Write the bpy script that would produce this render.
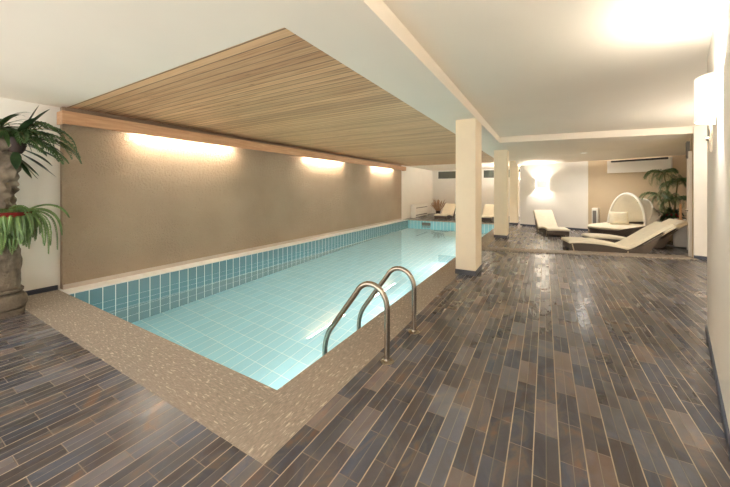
import bpy, bmesh, math, random
from mathutils import Vector, Matrix, noise

for o in list(bpy.data.objects):
    bpy.data.objects.remove(o)
scene = bpy.context.scene
COL = scene.collection
random.seed(7)
PI = math.pi

# ------------------------------------------------------------------ camera
YAW = math.atan(180 / 307.0)
cam_data = bpy.data.cameras.new('camera')
cam_data.sensor_fit = 'HORIZONTAL'
cam_data.sensor_width = 36.0
cam_data.lens = 36.0 * 307.0 / 730.0
cam_data.shift_y = -(243.5 - 190.0) / 730.0
cam_data.clip_start = 0.02
cam = bpy.data.objects.new('camera', cam_data)
cam.location = (0, 0, 1.3)
cam.rotation_euler = (PI / 2, 0, YAW)
COL.objects.link(cam)
scene.camera = cam

# ------------------------------------------------------------------ world, exposure
world = bpy.data.worlds.new('world')
scene.world = world
world.use_nodes = True
world.node_tree.nodes['Background'].inputs[0].default_value = (1.0, 0.965, 0.93, 1)
world.node_tree.nodes['Background'].inputs[1].default_value = 1.65
scene.view_settings.view_transform = 'Standard'
scene.view_settings.look = 'None'
scene.view_settings.gamma = 1.0
scene.view_settings.use_curve_mapping = False
scene.view_settings.exposure = 1.38
scene.cycles.use_denoising = True
scene.cycles.max_bounces = 14
scene.cycles.diffuse_bounces = 7
scene.cycles.glossy_bounces = 5
scene.cycles.transmission_bounces = 8
scene.cycles.caustics_refractive = True
scene.cycles.caustics_reflective = True
scene.cycles.sample_clamp_indirect = 8.0
scene.cycles.blur_glossy = 0.5

TUBE_POWER = 52.0        # emission strength of the tubes behind the pelmet
SCONCE_POWER = 34.0      # watts in each wall sconce
POOL_POWER = 27.0
SPOT_POWER = 60.0
WARM = (1.0, 0.945, 0.87)
TUBE_COL = (1.0, 0.95, 0.82)

# fill daylight enters through an invented glazed front behind the camera
pd_ = bpy.data.lights.new('fill_daylight_portal', 'AREA')
pd_.shape = 'RECTANGLE'
pd_.size, pd_.size_y = 5.5, 2.28
pd_.cycles.is_portal = True
po_ = bpy.data.objects.new('fill_daylight_portal', pd_)
po_.location = (-2.75, -1.30, 1.2)
po_.rotation_euler = (PI / 2, 0, 0)
COL.objects.link(po_)


# ------------------------------------------------------------------ node helpers
def srgb(r, g, b):
    def f(c):
        c /= 255.0
        return c / 12.92 if c <= 0.04045 else ((c + 0.055) / 1.055) ** 2.4
    return (f(r), f(g), f(b), 1.0)


class NT:
    """small helper to wire shader nodes"""
    def __init__(self, name):
        self.mat = bpy.data.materials.new(name)
        self.mat.use_nodes = True
        self.t = self.mat.node_tree
        self.b = self.t.nodes['Principled BSDF']

    def n(self, typ, **kw):
        nd = self.t.nodes.new(typ)
        for k, v in kw.items():
            setattr(nd, k, v)
        return nd

    def lk(self, a, b):
        self.t.links.new(a, b)

    def put(self, sock, v):
        if hasattr(v, 'is_output'):
            self.lk(v, sock)
        else:
            sock.default_value = v

    def m(self, op, a, b=0.0, c=None):
        nd = self.n('ShaderNodeMath', operation=op)
        self.put(nd.inputs[0], a)
        self.put(nd.inputs[1], b)
        if c is not None:
            self.put(nd.inputs[2], c)
        return nd.outputs[0]

    def mix(self, f, a, b, blend='MIX'):
        nd = self.n('ShaderNodeMix', data_type='RGBA', blend_type=blend)
        self.put(nd.inputs[0], f)
        self.put(nd.inputs[6], a)
        self.put(nd.inputs[7], b)
        return nd.outputs[2]

    def coords(self):
        tc = self.n('ShaderNodeTexCoord')
        return tc.outputs['Object']

    def xyz(self, v):
        s = self.n('ShaderNodeSeparateXYZ')
        self.lk(v, s.inputs[0])
        return s.outputs

    def vec(self, x, y, z):
        c = self.n('ShaderNodeCombineXYZ')
        for i, v in enumerate((x, y, z)):
            self.put(c.inputs[i], v)
        return c.outputs[0]

    def mapping(self, v, scale=(1, 1, 1), rot=(0, 0, 0), loc=(0, 0, 0)):
        mp = self.n('ShaderNodeMapping')
        self.lk(v, mp.inputs[0])
        mp.inputs['Scale'].default_value = scale
        mp.inputs['Rotation'].default_value = rot
        mp.inputs['Location'].default_value = loc
        return mp.outputs[0]

    def noise(self, v, scale=5.0, detail=3.0, rough=0.5, dist=0.0):
        nd = self.n('ShaderNodeTexNoise')
        if v is not None:
            self.lk(v, nd.inputs['Vector'])
        nd.inputs['Scale'].default_value = scale
        nd.inputs['Detail'].default_value = detail
        nd.inputs['Roughness'].default_value = rough
        nd.inputs['Distortion'].default_value = dist
        return nd.outputs[0]

    def white(self, v):
        nd = self.n('ShaderNodeTexWhiteNoise', noise_dimensions='3D')
        self.lk(v, nd.inputs[0])
        return nd.outputs[0]

    def ramp(self, f, stops, interp='LINEAR'):
        nd = self.n('ShaderNodeValToRGB')
        nd.color_ramp.interpolation = interp
        els = nd.color_ramp.elements
        while len(els) < len(stops):
            els.new(0.5)
        for e, (p, c) in zip(els, stops):
            e.position = p
            e.color = c
        self.put(nd.inputs[0], f)
        return nd.outputs[0]

    def step(self, a, lo, hi):
        nd = self.n('ShaderNodeMapRange', interpolation_type='SMOOTHSTEP')
        self.put(nd.inputs[0], a)
        nd.inputs[1].default_value = lo
        nd.inputs[2].default_value = hi
        return nd.outputs[0]

    def bump(self, h, strength=0.3, dist=0.01):
        nd = self.n('ShaderNodeBump')
        nd.inputs['Strength'].default_value = strength
        nd.inputs['Distance'].default_value = dist
        self.lk(h, nd.inputs['Height'])
        self.lk(nd.outputs[0], self.b.inputs['Normal'])
        return nd

    def set(self, **kw):
        for k, v in kw.items():
            self.put(self.b.inputs[k.replace('_', ' ')], v)
        return self.mat


def plain(name, col, rough=0.6, metal=0.0, var=0.06, scale=12.0, bump=0.0, bscale=60.0, **kw):
    n = NT(name)
    c = n.coords()
    f = n.noise(c, scale, 4)
    lo = tuple(x * (1 - var) for x in col[:3]) + (1,)
    hi = tuple(min(1, x * (1 + var)) for x in col[:3]) + (1,)
    n.set(Base_Color=n.ramp(f, [(0.3, lo), (0.7, hi)]), Roughness=rough, Metallic=metal, **kw)
    if bump:
        n.bump(n.noise(c, bscale, 3), bump, 0.004)
    return n.mat


M = {}
M['white'] = plain('white_plaster', srgb(236, 230, 220), 0.85, var=0.015, scale=3, bump=0.08, bscale=90)
M['ceil'] = plain('ceiling_paint', srgb(236, 226, 210), 0.9, var=0.012, scale=2, bump=0.04, bscale=120)
M['cream'] = plain('cream_plaster', srgb(242, 226, 198), 0.8, var=0.02, scale=6, bump=0.1, bscale=70)
M['tan'] = plain('tan_plaster', srgb(200, 180, 150), 0.85, var=0.02, scale=4, bump=0.1, bscale=70)
M['base_tile'] = plain('dark_base_tile', srgb(70, 68, 70), 0.3, var=0.25, scale=9)
M['base_blue'] = plain('slate_baseboard', srgb(62, 68, 82), 0.4, var=0.1, scale=9)
M['ledge'] = plain('pale_ledge_tile', srgb(224, 221, 213), 0.35, var=0.04, scale=10)
M['skirt'] = plain('pink_skirting_tile', srgb(194, 180, 166), 0.4, var=0.05, scale=5)
M['metal'] = plain('brushed_steel', srgb(168, 156, 140), 0.24, metal=1.0, var=0.05, scale=40)
M['gunmetal'] = plain('grey_metal', srgb(120, 112, 104), 0.4, metal=0.8)
M['whitegoods'] = plain('white_enamel', srgb(238, 234, 224), 0.4, var=0.01)
M['grey_slot'] = plain('grey_slot', srgb(120, 115, 108), 0.6)
M['dark_slot'] = plain('dark_slot', srgb(40, 36, 32), 0.7)
M['cushion'] = plain('cream_cushion', srgb(230, 220, 198), 0.85, var=0.04, scale=14, bump=0.25, bscale=40)
M['pillow'] = plain('pale_pillow', srgb(234, 224, 200), 0.85, var=0.04, scale=18, bump=0.3, bscale=30)
M['canopy'] = plain('canopy_cloth', srgb(252, 247, 236), 0.8, var=0.03, scale=8, bump=0.15, bscale=18)
M['reed'] = plain('dried_reed', srgb(165, 130, 98), 0.8, var=0.35, scale=25)
M['pot_red'] = plain('dark_red_glaze', srgb(105, 28, 26), 0.25, var=0.3, scale=9)
M['pot_brown'] = plain('brown_clay', srgb(56, 40, 31), 0.6, var=0.2, scale=9)
M['pot_stone'] = plain('pale_stone_planter', srgb(196, 180, 152), 0.7, var=0.08, scale=9)
M['lightwood'] = plain('light_wood', srgb(196, 150, 104), 0.5, var=0.12, scale=18)
M['soil'] = plain('soil', srgb(52, 40, 30), 0.9, var=0.3, scale=30)
M['bark'] = plain('palm_stem', srgb(112, 104, 66), 0.8, var=0.25, scale=25)
M['flower'] = plain('red_flower', srgb(150, 52, 58), 0.6, var=0.2, scale=20)


def leaf_mat(name, a, b):
    n = NT(name)
    c = n.coords()
    f = n.noise(c, 9, 4)
    n.set(Base_Color=n.ramp(f, [(0.3, a), (0.7, b)]), Roughness=0.42)
    n.b.inputs['Subsurface Weight'].default_value = 0.0
    return n.mat


M['leaf_fern'] = leaf_mat('fern_leaf', srgb(34, 58, 30), srgb(80, 110, 58))
M['leaf_light'] = leaf_mat('light_fern_leaf', srgb(58, 86, 42), srgb(118, 148, 82))
M['leaf_dark'] = leaf_mat('dark_leaf', srgb(24, 44, 24), srgb(54, 80, 44))
M['leaf_palm'] = leaf_mat('palm_leaf', srgb(62, 88, 50), srgb(128, 148, 96))


def mat_stone():
    n = NT('carved_stone')
    c = n.coords()
    f = n.noise(c, 5, 8, 0.65)
    f2 = n.noise(c, 40, 4, 0.6)
    k = n.ramp(f, [(0.3, srgb(72, 64, 52)), (0.5, srgb(116, 104, 88)), (0.7, srgb(152, 140, 120))])
    k = n.mix(n.m('MULTIPLY', f2, 0.5), k, srgb(88, 78, 64))
    n.set(Base_Color=k, Roughness=0.9)
    n.bump(n.m('ADD', f2, n.noise(c, 14, 5)), 0.6, 0.02)
    return n.mat


def mat_floor():
    """narrow glazed clinker tiles: pairs with a groove, staggered"""
    n = NT('clinker_tiles')
    c = n.coords()
    x, y, _ = n.xyz(c)
    u = n.m('DIVIDE', n.m('ADD', x, 1.15 + 110.0), 0.11)
    col = n.m('FLOOR', u)
    uf = n.m('FRACT', u)
    par = n.m('MODULO', col, 2.0)
    v = n.m('DIVIDE', n.m('ADD', y, n.m('ADD', n.m('MULTIPLY', par, -0.147), 294.147 - 1.745)), 0.294)
    row = n.m('FLOOR', v)
    vf = n.m('FRACT', v)
    half = n.m('FLOOR', n.m('MULTIPLY', uf, 2.0))
    rnd = n.white(n.vec(col, row, 3.0))
    rnd2 = n.white(n.vec(col, row, n.m('ADD', half, 8.0)))
    du = n.m('MULTIPLY', n.m('MINIMUM', uf, n.m('SUBTRACT', 1.0, uf)), 0.11)
    dv = n.m('MULTIPLY', n.m('MINIMUM', vf, n.m('SUBTRACT', 1.0, vf)), 0.294)
    dg = n.m('MULTIPLY', n.m('ABSOLUTE', n.m('SUBTRACT', uf, 0.5)), 0.11)
    joint = n.m('SUBTRACT', 1.0, n.step(du, 0.0016, 0.0034))
    ends = n.m('SUBTRACT', 1.0, n.step(dv, 0.0010, 0.0026))
    groove = n.m('SUBTRACT', 1.0, n.step(dg, 0.0008, 0.0022))
    base = n.ramp(rnd, [(0.0, srgb(44, 44, 48)), (0.20, srgb(82, 70, 62)), (0.38, srgb(70, 80, 98)), (0.5, srgb(52, 52, 56)),
                        (0.64, srgb(104, 92, 82)), (0.74, srgb(58, 60, 66)), (0.87, srgb(126, 128, 134)), (1.0, srgb(148, 122, 100))])
    cloud = n.noise(n.mapping(c, (1.0, 0.6, 1.0)), 5.5, 5, 0.6, 1.2)
    tint = n.ramp(cloud, [(0.30, srgb(46, 46, 50)), (0.42, srgb(82, 78, 76)), (0.50, srgb(82, 92, 108)), (0.58, srgb(122, 116, 110)), (0.66, srgb(160, 124, 94))])
    k = n.mix(0.42, base, tint)
    k = n.mix(n.m('MULTIPLY', rnd2, 0.35), k, srgb(70, 64, 60))
    k = n.mix(1.0, k, (0.90, 0.90, 0.93, 1), 'MULTIPLY')
    fine = n.noise(c, 70, 3)
    k = n.mix(n.m('MULTIPLY', fine, 0.25), k, srgb(64, 58, 54))
    k = n.mix(groove, k, srgb(122, 110, 94))
    k = n.mix(ends, k, srgb(118, 98, 78))
    k = n.mix(joint, k, srgb(176, 158, 132))
    jg = n.m('MAXIMUM', n.m('MAXIMUM', joint, ends), n.m('MULTIPLY', groove, 0.6))
    rough = n.m('ADD', n.m('ADD', 0.20, n.m('MULTIPLY', rnd2, 0.10)), n.m('MULTIPLY', jg, 0.35))
    n.set(Base_Color=k, Roughness=rough)
    n.b.inputs['IOR'].default_value = 1.55
    h = n.m('SUBTRACT', n.m('MULTIPLY', n.noise(c, 26, 2), 0.25), jg)
    h = n.m('ADD', h, n.m('MULTIPLY', rnd, 0.15))
    n.bump(h, 0.35, 0.004)
    return n.mat


def mat_coping(name, along):
    n = NT(name)
    c = n.coords()
    sc = (22, 110, 22) if along == 'x' else (110, 22, 22)
    f = n.noise(n.mapping(c, sc), 1.0, 6, 0.65)
    g = n.noise(c, 3.0, 5, 0.6)
    k = n.ramp(f, [(0.30, srgb(106, 95, 84)), (0.5, srgb(140, 127, 113)), (0.62, srgb(156, 143, 127)), (0.72, srgb(200, 183, 158))])
    sc2 = (18, 85, 18) if along == 'x' else (85, 18, 18)
    fl2 = n.step(n.noise(n.mapping(c, sc2), 1.0, 2, 0.5, 0.4), 0.60, 0.68)
    k = n.mix(n.m('MULTIPLY', g, 0.35), k, srgb(140, 129, 117))
    k = n.mix(n.m('MULTIPLY', fl2, 0.85), k, srgb(204, 190, 168))
    n.set(Base_Color=k, Roughness=0.62)
    n.bump(f, 0.35, 0.006)
    return n.mat


def mat_pool(name, mode, tile, joint, a=0.1435, b=0.29, ox=0.0, oy=0.0):
    n = NT(name)
    c = n.coords()
    x, y, z = n.xyz(c)
    p, q = {'floor': (x, y), 'wx': (y, z), 'wy': (x, z)}[mode]
    u = n.m('DIVIDE', n.m('ADD', p, 1000 * a + ox), a)
    v = n.m('DIVIDE', n.m('ADD', q, 1000 * b + oy), b)
    uf, vf = n.m('FRACT', u), n.m('FRACT', v)
    du = n.m('MULTIPLY', n.m('MINIMUM', uf, n.m('SUBTRACT', 1.0, uf)), a)
    dv = n.m('MULTIPLY', n.m('MINIMUM', vf, n.m('SUBTRACT', 1.0, vf)), b)
    j = n.m('SUBTRACT', 1.0, n.step(n.m('MINIMUM', du, dv), 0.0032, 0.0055))
    r = n.white(n.vec(n.m('FLOOR', u), n.m('FLOOR', v), 1.0))
    t = n.mix(n.m('MULTIPLY', r, 0.22), tile, tuple(x * 0.7 for x in tile[:3]) + (1,))
    n.set(Base_Color=n.mix(j, t, joint), Roughness=n.m('ADD', 0.12, n.m('MULTIPLY', j, 0.4)))
    n.bump(n.m('SUBTRACT', 1.0, j), 0.2, 0.002)
    return n.mat


def mat_wood_ceiling():
    n = NT('pine_planks')
    c = n.coords()
    x, y, z = n.xyz(c)
    w = 0.095
    v = n.m('DIVIDE', n.m('ADD', y, 95.0), w)
    row = n.m('FLOOR', v)
    vf = n.m('FRACT', v)
    r = n.white(n.vec(row, 2.0, 5.0))
    r2 = n.white(n.vec(row, 7.0, 1.0))
    gv = n.vec(n.m('ADD', n.m('MULTIPLY', x, 0.7), n.m('MULTIPLY', r, 37.0)), n.m('MULTIPLY', y, 22.0), 0.0)
    g = n.noise(gv, 1.6, 6, 0.6, 0.6)
    k = n.ramp(g, [(0.25, srgb(140, 96, 66)), (0.42, srgb(198, 154, 110)), (0.6, srgb(222, 184, 140)), (0.8, srgb(160, 116, 82))])
    k = n.mix(n.m('MULTIPLY', r2, 0.6), k, n.ramp(r, [(0.0, srgb(122, 86, 62)), (0.35, srgb(226, 190, 146)), (0.7, srgb(204, 164, 120)), (1.0, srgb(134, 98, 72))]))
    kn = n.n('ShaderNodeTexVoronoi')
    n.lk(n.vec(n.m('ADD', n.m('MULTIPLY', x, 1.6), n.m('MULTIPLY', r, 11.0)), n.m('MULTIPLY', y, 10.5), 0.0), kn.inputs['Vector'])
    kn.inputs['Scale'].default_value = 1.0
    knot = n.m('SUBTRACT', 1.0, n.step(kn.outputs['Distance'], 0.03, 0.10))
    k = n.mix(n.m('MULTIPLY', knot, 0.8), k, srgb(104, 68, 42))
    d = n.m('MULTIPLY', n.m('MINIMUM', vf, n.m('SUBTRACT', 1.0, vf)), w)
    gap = n.m('SUBTRACT', 1.0, n.step(d, 0.0025, 0.0075))
    k = n.mix(n.m('MULTIPLY', gap, n.m('ADD', 0.6, n.m('MULTIPLY', r, 0.4))), k, srgb(88, 62, 44))
    n.set(Base_Color=k, Roughness=0.55)
    n.bump(n.m('SUBTRACT', n.m('MULTIPLY', g, 0.15), gap), 0.6, 0.008)
    return n.mat


def mat_stucco():
    n = NT('brown_stucco')
    c = n.coords()
    f = n.noise(c, 1.2, 3)
    k = n.ramp(f, [(0.3, srgb(154, 134, 111)), (0.7, srgb(166, 146, 122))])
    n.set(Base_Color=k, Roughness=0.85)
    h = n.m('ADD', n.noise(c, 24, 4, 0.62, 0.8), n.m('MULTIPLY', n.noise(c, 55, 3), 0.5))
    n.bump(h, 1.0, 0.03)
    return n.mat


def mat_beam():
    n = NT('beech_pelmet')
    c = n.coords()
    g = n.noise(n.mapping(c, (20, 1.2, 20)), 1.5, 6, 0.6, 0.5)
    k = n.ramp(g, [(0.3, srgb(186, 138, 100)), (0.7, srgb(214, 170, 130))])
    n.set(Base_Color=k, Roughness=0.5)
    return n.mat


def mat_wicker():
    n = NT('brown_wicker')
    c = n.coords()
    x, y, z = n.xyz(c)
    w = n.n('ShaderNodeTexChecker')
    n.lk(n.mapping(c, (1, 1, 1)), w.inputs['Vector'])
    w.inputs['Scale'].default_value = 55.0
    f = n.noise(c, 30, 3)
    k = n.mix(w.outputs['Fac'], srgb(70, 60, 52), srgb(104, 92, 80))
    k = n.mix(n.m('MULTIPLY', f, 0.4), k, srgb(84, 74, 64))
    n.set(Base_Color=k, Roughness=0.55)
    n.bump(w.outputs['Fac'], 0.3, 0.004)
    return n.mat


def mat_emit(name, col, strength):
    n = NT(name)
    n.b.inputs['Base Color'].default_value = (0.9, 0.88, 0.82, 1)
    n.b.inputs['Emission Color'].default_value = tuple(col) + (1,)
    n.b.inputs['Emission Strength'].default_value = strength
    return n.mat


def mat_water():
    n = NT('pool_water')
    g = n.n('ShaderNodeBsdfRefraction')
    t = n.t
    t.nodes.remove(n.b)
    gl = n.n('ShaderNodeBsdfGlass')
    t.nodes.remove(g)
    gl.inputs['IOR'].default_value = 1.333
    gl.inputs['Roughness'].default_value = 0.0
    gl.inputs['Color'].default_value = (0.93, 1.0, 0.99, 1)
    tc = n.n('ShaderNodeTexCoord')
    nz = n.n('ShaderNodeTexNoise')
    n.lk(tc.outputs['Object'], nz.inputs['Vector'])
    nz.inputs['Scale'].default_value = 1.6
    nz.inputs['Detail'].default_value = 1.0
    bp = n.n('ShaderNodeBump')
    bp.inputs['Strength'].default_value = 0.05
    bp.inputs['Distance'].default_value = 0.02
    n.lk(nz.outputs[0], bp.inputs['Height'])
    n.lk(bp.outputs[0], gl.inputs['Normal'])
    n.lk(gl.outputs[0], t.nodes['Material Output'].inputs['Surface'])
    return n.mat


M['stone'] = mat_stone()
M['floor'] = mat_floor()
M['coping_x'] = mat_coping('travertine_lengthwise', 'x')
M['coping_y'] = mat_coping('travertine_crosswise', 'y')
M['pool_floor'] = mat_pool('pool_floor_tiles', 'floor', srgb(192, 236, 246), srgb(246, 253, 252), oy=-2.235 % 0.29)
M['pool_wx'] = mat_pool('pool_tiles_shaded', 'wx', srgb(106, 138, 146), srgb(236, 238, 230), oy=0.0, ox=-1.577 * 0.95)  # shade on the side wall is put into this darker, greyer tile colour
M['pool_wy'] = mat_pool('pool_tiles_lit', 'wy', srgb(150, 204, 214), srgb(236, 242, 236))  # same tile, paler to stand for the frontal light on the far wall
M['wood'] = mat_wood_ceiling()
M['stucco'] = mat_stucco()
M['beam'] = mat_beam()
M['wicker'] = mat_wicker()
M['tube'] = mat_emit('fluorescent_tube', TUBE_COL, TUBE_POWER)
M['shade'] = mat_emit('lit_glass_shade', (1.0, 0.93, 0.80), 0.26)
M['bulb'] = mat_emit('lit_bulb', WARM, 6.0)
M['water'] = mat_water()
n_ = NT('window_glass')
n_.set(Base_Color=srgb(84, 88, 80), Roughness=0.08)
M['pane'] = n_.mat


# ------------------------------------------------------------------ mesh helpers
class MB:
    def __init__(self):
        self.v, self.f = [], []

    def add(self, vs, fs):
        o = len(self.v)
        self.v += [tuple(p) for p in vs]
        self.f += [tuple(i + o for i in f) for f in fs]
        return self

    def box(self, x0, y0, z0, x1, y1, z1):
        vs = [(x, y, z) for z in (z0, z1) for y in (y0, y1) for x in (x0, x1)]
        return self.add(vs, [(0, 2, 3, 1), (4, 5, 7, 6), (0, 1, 5, 4), (2, 6, 7, 3), (0, 4, 6, 2), (1, 3, 7, 5)])

    def prism(self, poly, z0, z1):
        n = len(poly)
        a = sum(poly[i][0] * poly[(i + 1) % n][1] - poly[(i + 1) % n][0] * poly[i][1] for i in range(n))
        if a < 0:
            poly = poly[::-1]
        vs = [(x, y, z0) for x, y in poly] + [(x, y, z1) for x, y in poly]
        fs = [tuple(range(n - 1, -1, -1)), tuple(range(n, 2 * n))]
        fs += [(i, (i + 1) % n, n + (i + 1) % n, n + i) for i in range(n)]
        return self.add(vs, fs)

    def wall(self, p, q, z0, z1, t):
        """slab from p to q; thickness t to the left of p->q"""
        d = Vector((q[0] - p[0], q[1] - p[1]))
        nrm = Vector((-d.y, d.x)).normalized() * t
        return self.prism([p, q, (q[0] + nrm.x, q[1] + nrm.y), (p[0] + nrm.x, p[1] + nrm.y)], z0, z1)

    def tube(self, path, r, seg=12, caps=True):
        pts = [Vector(p) for p in path]
        rs = r if isinstance(r, (list, tuple)) else [r] * len(pts)
        o = len(self.v)
        t0 = (pts[1] - pts[0]).normalized()
        ref = Vector((0, 0, 1)) if abs(t0.z) < 0.9 else Vector((1, 0, 0))
        u = t0.cross(ref).normalized()
        for i, p in enumerate(pts):
            a = pts[max(0, i - 1)]
            b = pts[min(len(pts) - 1, i + 1)]
            t = (b - a).normalized()
            u = (u - t * u.dot(t)).normalized()
            w = t.cross(u)
            for k in range(seg):
                an = 2 * PI * k / seg
                self.v.append(tuple(p + (u * math.cos(an) + w * math.sin(an)) * rs[i]))
        for i in range(len(pts) - 1):
            for k in range(seg):
                k2 = (k + 1) % seg
                self.f.append((o + i * seg + k, o + i * seg + k2, o + (i + 1) * seg + k2, o + (i + 1) * seg + k))
        if caps:
            self.f.append(tuple(o + k for k in range(seg - 1, -1, -1)))
            e = o + (len(pts) - 1) * seg
            self.f.append(tuple(e + k for k in range(seg)))
        return self

    def lathe(self, prof, seg=24, c=(0, 0, 0)):
        o = len(self.v)
        for r, z in prof:
            for k in range(seg):
                a = 2 * PI * k / seg
                self.v.append((c[0] + r * math.cos(a), c[1] + r * math.sin(a), c[2] + z))
        for i in range(len(prof) - 1):
            for k in range(seg):
                k2 = (k + 1) % seg
                self.f.append((o + i * seg + k, o + i * seg + k2, o + (i + 1) * seg + k2, o + (i + 1) * seg + k))
        self.f.append(tuple(o + k for k in range(seg - 1, -1, -1)))
        e = o + (len(prof) - 1) * seg
        self.f.append(tuple(e + k for k in range(seg)))
        return self

    def build(self, name, mat, parent=None, smooth=False, bevel=0.0, auto=40):
        me = bpy.data.meshes.new(name)
        me.from_pydata(self.v, [], self.f)
        me.update()
        bm = bmesh.new()
        bm.from_mesh(me)
        bmesh.ops.recalc_face_normals(bm, faces=bm.faces)
        bm.to_mesh(me)
        bm.free()
        o = bpy.data.objects.new(name, me)
        COL.objects.link(o)
        o.data.materials.append(mat if not isinstance(mat, str) else M[mat])
        if parent is not None:
            o.parent = parent
        if bevel:
            b = o.modifiers.new('bevel', 'BEVEL')
            b.width = bevel
            b.segments = 2
            b.limit_method = 'ANGLE'
        if smooth:
            for p in me.polygons:
                p.use_smooth = True
            if auto < 180:
                me.set_sharp_from_angle(angle=math.radians(auto))
        return o


def tag(o, label=None, cat=None, group=None, kind=None):
    for k, v in (('label', label), ('category', cat), ('group', group), ('kind', kind)):
        if v:
            o[k] = v
    return o


def thing(name, label, cat, loc=(0, 0, 0), rz=0.0, group=None):
    o = bpy.data.objects.new(name, None)
    o.empty_display_size = 0.1
    COL.objects.link(o)
    o.location = loc
    o.rotation_euler = (0, 0, rz)
    return tag(o, label, cat, group)


def struct(name, mb, mat, parent=None, **kw):
    o = mb.build(name, mat, parent, **kw)
    if parent is None:
        o['kind'] = 'structure'
    return o


def copy_tree(o, parent=None):
    c = o.copy()
    COL.objects.link(c)
    if parent is not None:
        c.parent = parent
    for ch in list(o.children):
        copy_tree(ch, c)
    return c


# ------------------------------------------------------------------ setting
ZS, ZR = 2.385, 2.517            # lower soffit, recessed ceiling
W = Vector((0.2627, 0.9649))     # direction of the slanted right-hand wall
RE = (1.281, 4.009)              # its far end
RB = (RE[0] - W.x * 5.6, RE[1] - W.y * 5.6)
BACK = -1.25
XL = -5.50
PX0, PX1, PY0, PY1 = -5.15, -1.50, 1.43, 12.50
CX1, CY0, CY1 = -1.15, 1.01, 12.85
WL = -0.187
PD = -1.44

# floor in rectangles round the pool
fl = MB()
for x0, y0, x1, y1 in ((XL - .1, BACK - .3, 3.9, CY0), (CX1, CY0, 3.9, CY1), (XL - .1, CY1, 3.9, 16.9)):
    fl.add([(x0, y0, 0), (x1, y0, 0), (x1, y1, 0), (x0, y1, 0)], [(0, 1, 2, 3)])
    fl.add([(x0, y0, -.1), (x1, y0, -.1), (x1, y1, -.1), (x0, y1, -.1)], [(3, 2, 1, 0)])
struct('floor', fl, 'floor')

struct('pool_floor', MB().box(PX0 - .1, PY0 - .1, PD - .1, PX1 + .1, PY1 + .1, PD), 'pool_floor')
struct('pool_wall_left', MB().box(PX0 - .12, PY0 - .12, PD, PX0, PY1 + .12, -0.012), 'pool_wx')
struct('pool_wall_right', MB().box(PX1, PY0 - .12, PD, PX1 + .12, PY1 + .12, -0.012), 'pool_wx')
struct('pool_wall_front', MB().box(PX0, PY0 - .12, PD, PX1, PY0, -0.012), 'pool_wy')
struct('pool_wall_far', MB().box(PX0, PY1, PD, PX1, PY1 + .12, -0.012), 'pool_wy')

w = MB().add([(PX0, PY0, WL), (PX1, PY0, WL), (PX1, PY1, WL), (PX0, PY1, WL)], [(0, 1, 2, 3)])
water = w.build('pool_water', 'water')
tag(water, 'clear turquoise still water filling the tiled pool', 'water', kind='stuff')

struct('pool_surround', MB().box(-5.6, CY0, -.30, PX1 + .12, PY0 - .12, -.012).box(PX1 + .12, CY0, -.30, CX1, CY1, -.012).box(-5.6, PY1 + .12, -.30, PX1 + .12, CY1, -.012).box(-5.6, PY0 - .12, -.30, PX0 - .12, PY1 + .12, -.012), 'white')
# coping stones: front, right, far, and the ledge along the left wall
struct('trim_1', MB().box(-5.6, CY0, -.012, PX1 + .001, PY0, 0.0012), 'coping_x')
struct('trim_2', MB().box(PX1, CY0, -.012, CX1, CY1, 0.0014), 'coping_y')
struct('trim_3', MB().box(-5.42, PY1, -.012, PX1, CY1, 0.0012), 'coping_x')
struct('trim_4', MB().box(-5.6, PY0, -.012, PX0 + .008, PY1, 0.004), 'ledge', bevel=.004)
sk = MB()
yy = PY0 + .03
while yy < 12.35:
    sk.box(-5.425, yy, 0.004, -5.405, min(yy + .292, 12.39), 0.062)
    yy += .295
struct('trim_5', sk, 'skirt', bevel=.002)
# threshold of the same stone across the tiled floor
u16 = Vector((0.9588, 0.2840))
p0 = Vector((-1.14, 6.97))
L = 3.75
q0 = p0 + u16 * L
nv = Vector((-u16.y, u16.x)) * 0.34
struct('trim_6', MB().prism([tuple(p0), tuple(q0), tuple(q0 + nv), tuple(p0 + nv)], -.05, 0.02), 'coping_x', bevel=.005)

# walls
struct('wall_left', MB().box(-5.62, 1.455, 0.0, -5.42, 12.40, ZS + .1), 'stucco')
struct('wall_left_near', MB().box(-5.7, BACK, 0, XL, 1.455, ZS + .1), 'white')
struct('wall_left_far', MB().box(-5.7, 12.40, 0, -5.44, 16.95, ZS + .1), 'white')
struct('baseboard_left', MB().box(XL, BACK, 0, XL + .018, 1.43, 0.06), 'base_blue', bevel=.003)

wb = MB()
wz0, wz1 = 1.88, 2.36
wins = ((-5.16, -3.10), (-2.78, -0.95))
wb.box(-5.7, 16.75, 0, -.7, 16.95, wz0)
wb.box(-5.7, 16.75, wz1, -.7, 16.95, ZS + .1)
wb.box(-5.7, 16.75, wz0, wins[0][0], 16.95, wz1)
wb.box(wins[0][1], 16.75, wz0, wins[1][0], 16.95, wz1)
wb.box(wins[1][1], 16.75, wz0, -.7, 16.95, wz1)
struct('wall_far', wb, 'white')
for i, (a, b) in enumerate(wins):
    t = bpy.data.objects.new('window_%d' % (i + 1), None)
    COL.objects.link(t)
    t['kind'] = 'structure'
    t.location = (a, 16.76, wz0)
    wd, hg = b - a, wz1 - wz0
    fr = MB()
    for bx in ((0, 0, wd, .045), (0, hg - .045, wd, hg), (0, 0, .045, hg), (wd - .045, 0, wd, hg)):
        fr.box(bx[0], 0, bx[1], bx[2], .05, bx[3])
    fr.build('window_frame', 'whitegoods', t, bevel=.004)
    MB().box(.04, .02, .04, wd - .04, .03, hg - .04).build('window_pane', 'pane', t)
    g = MB()
    for k in range(1, 5):
        g.box(.045, .05, hg * k / 5 - .006, wd - .045, .06, hg * k / 5 + .006)
    g.build('window_grille', 'gunmetal', t)

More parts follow.
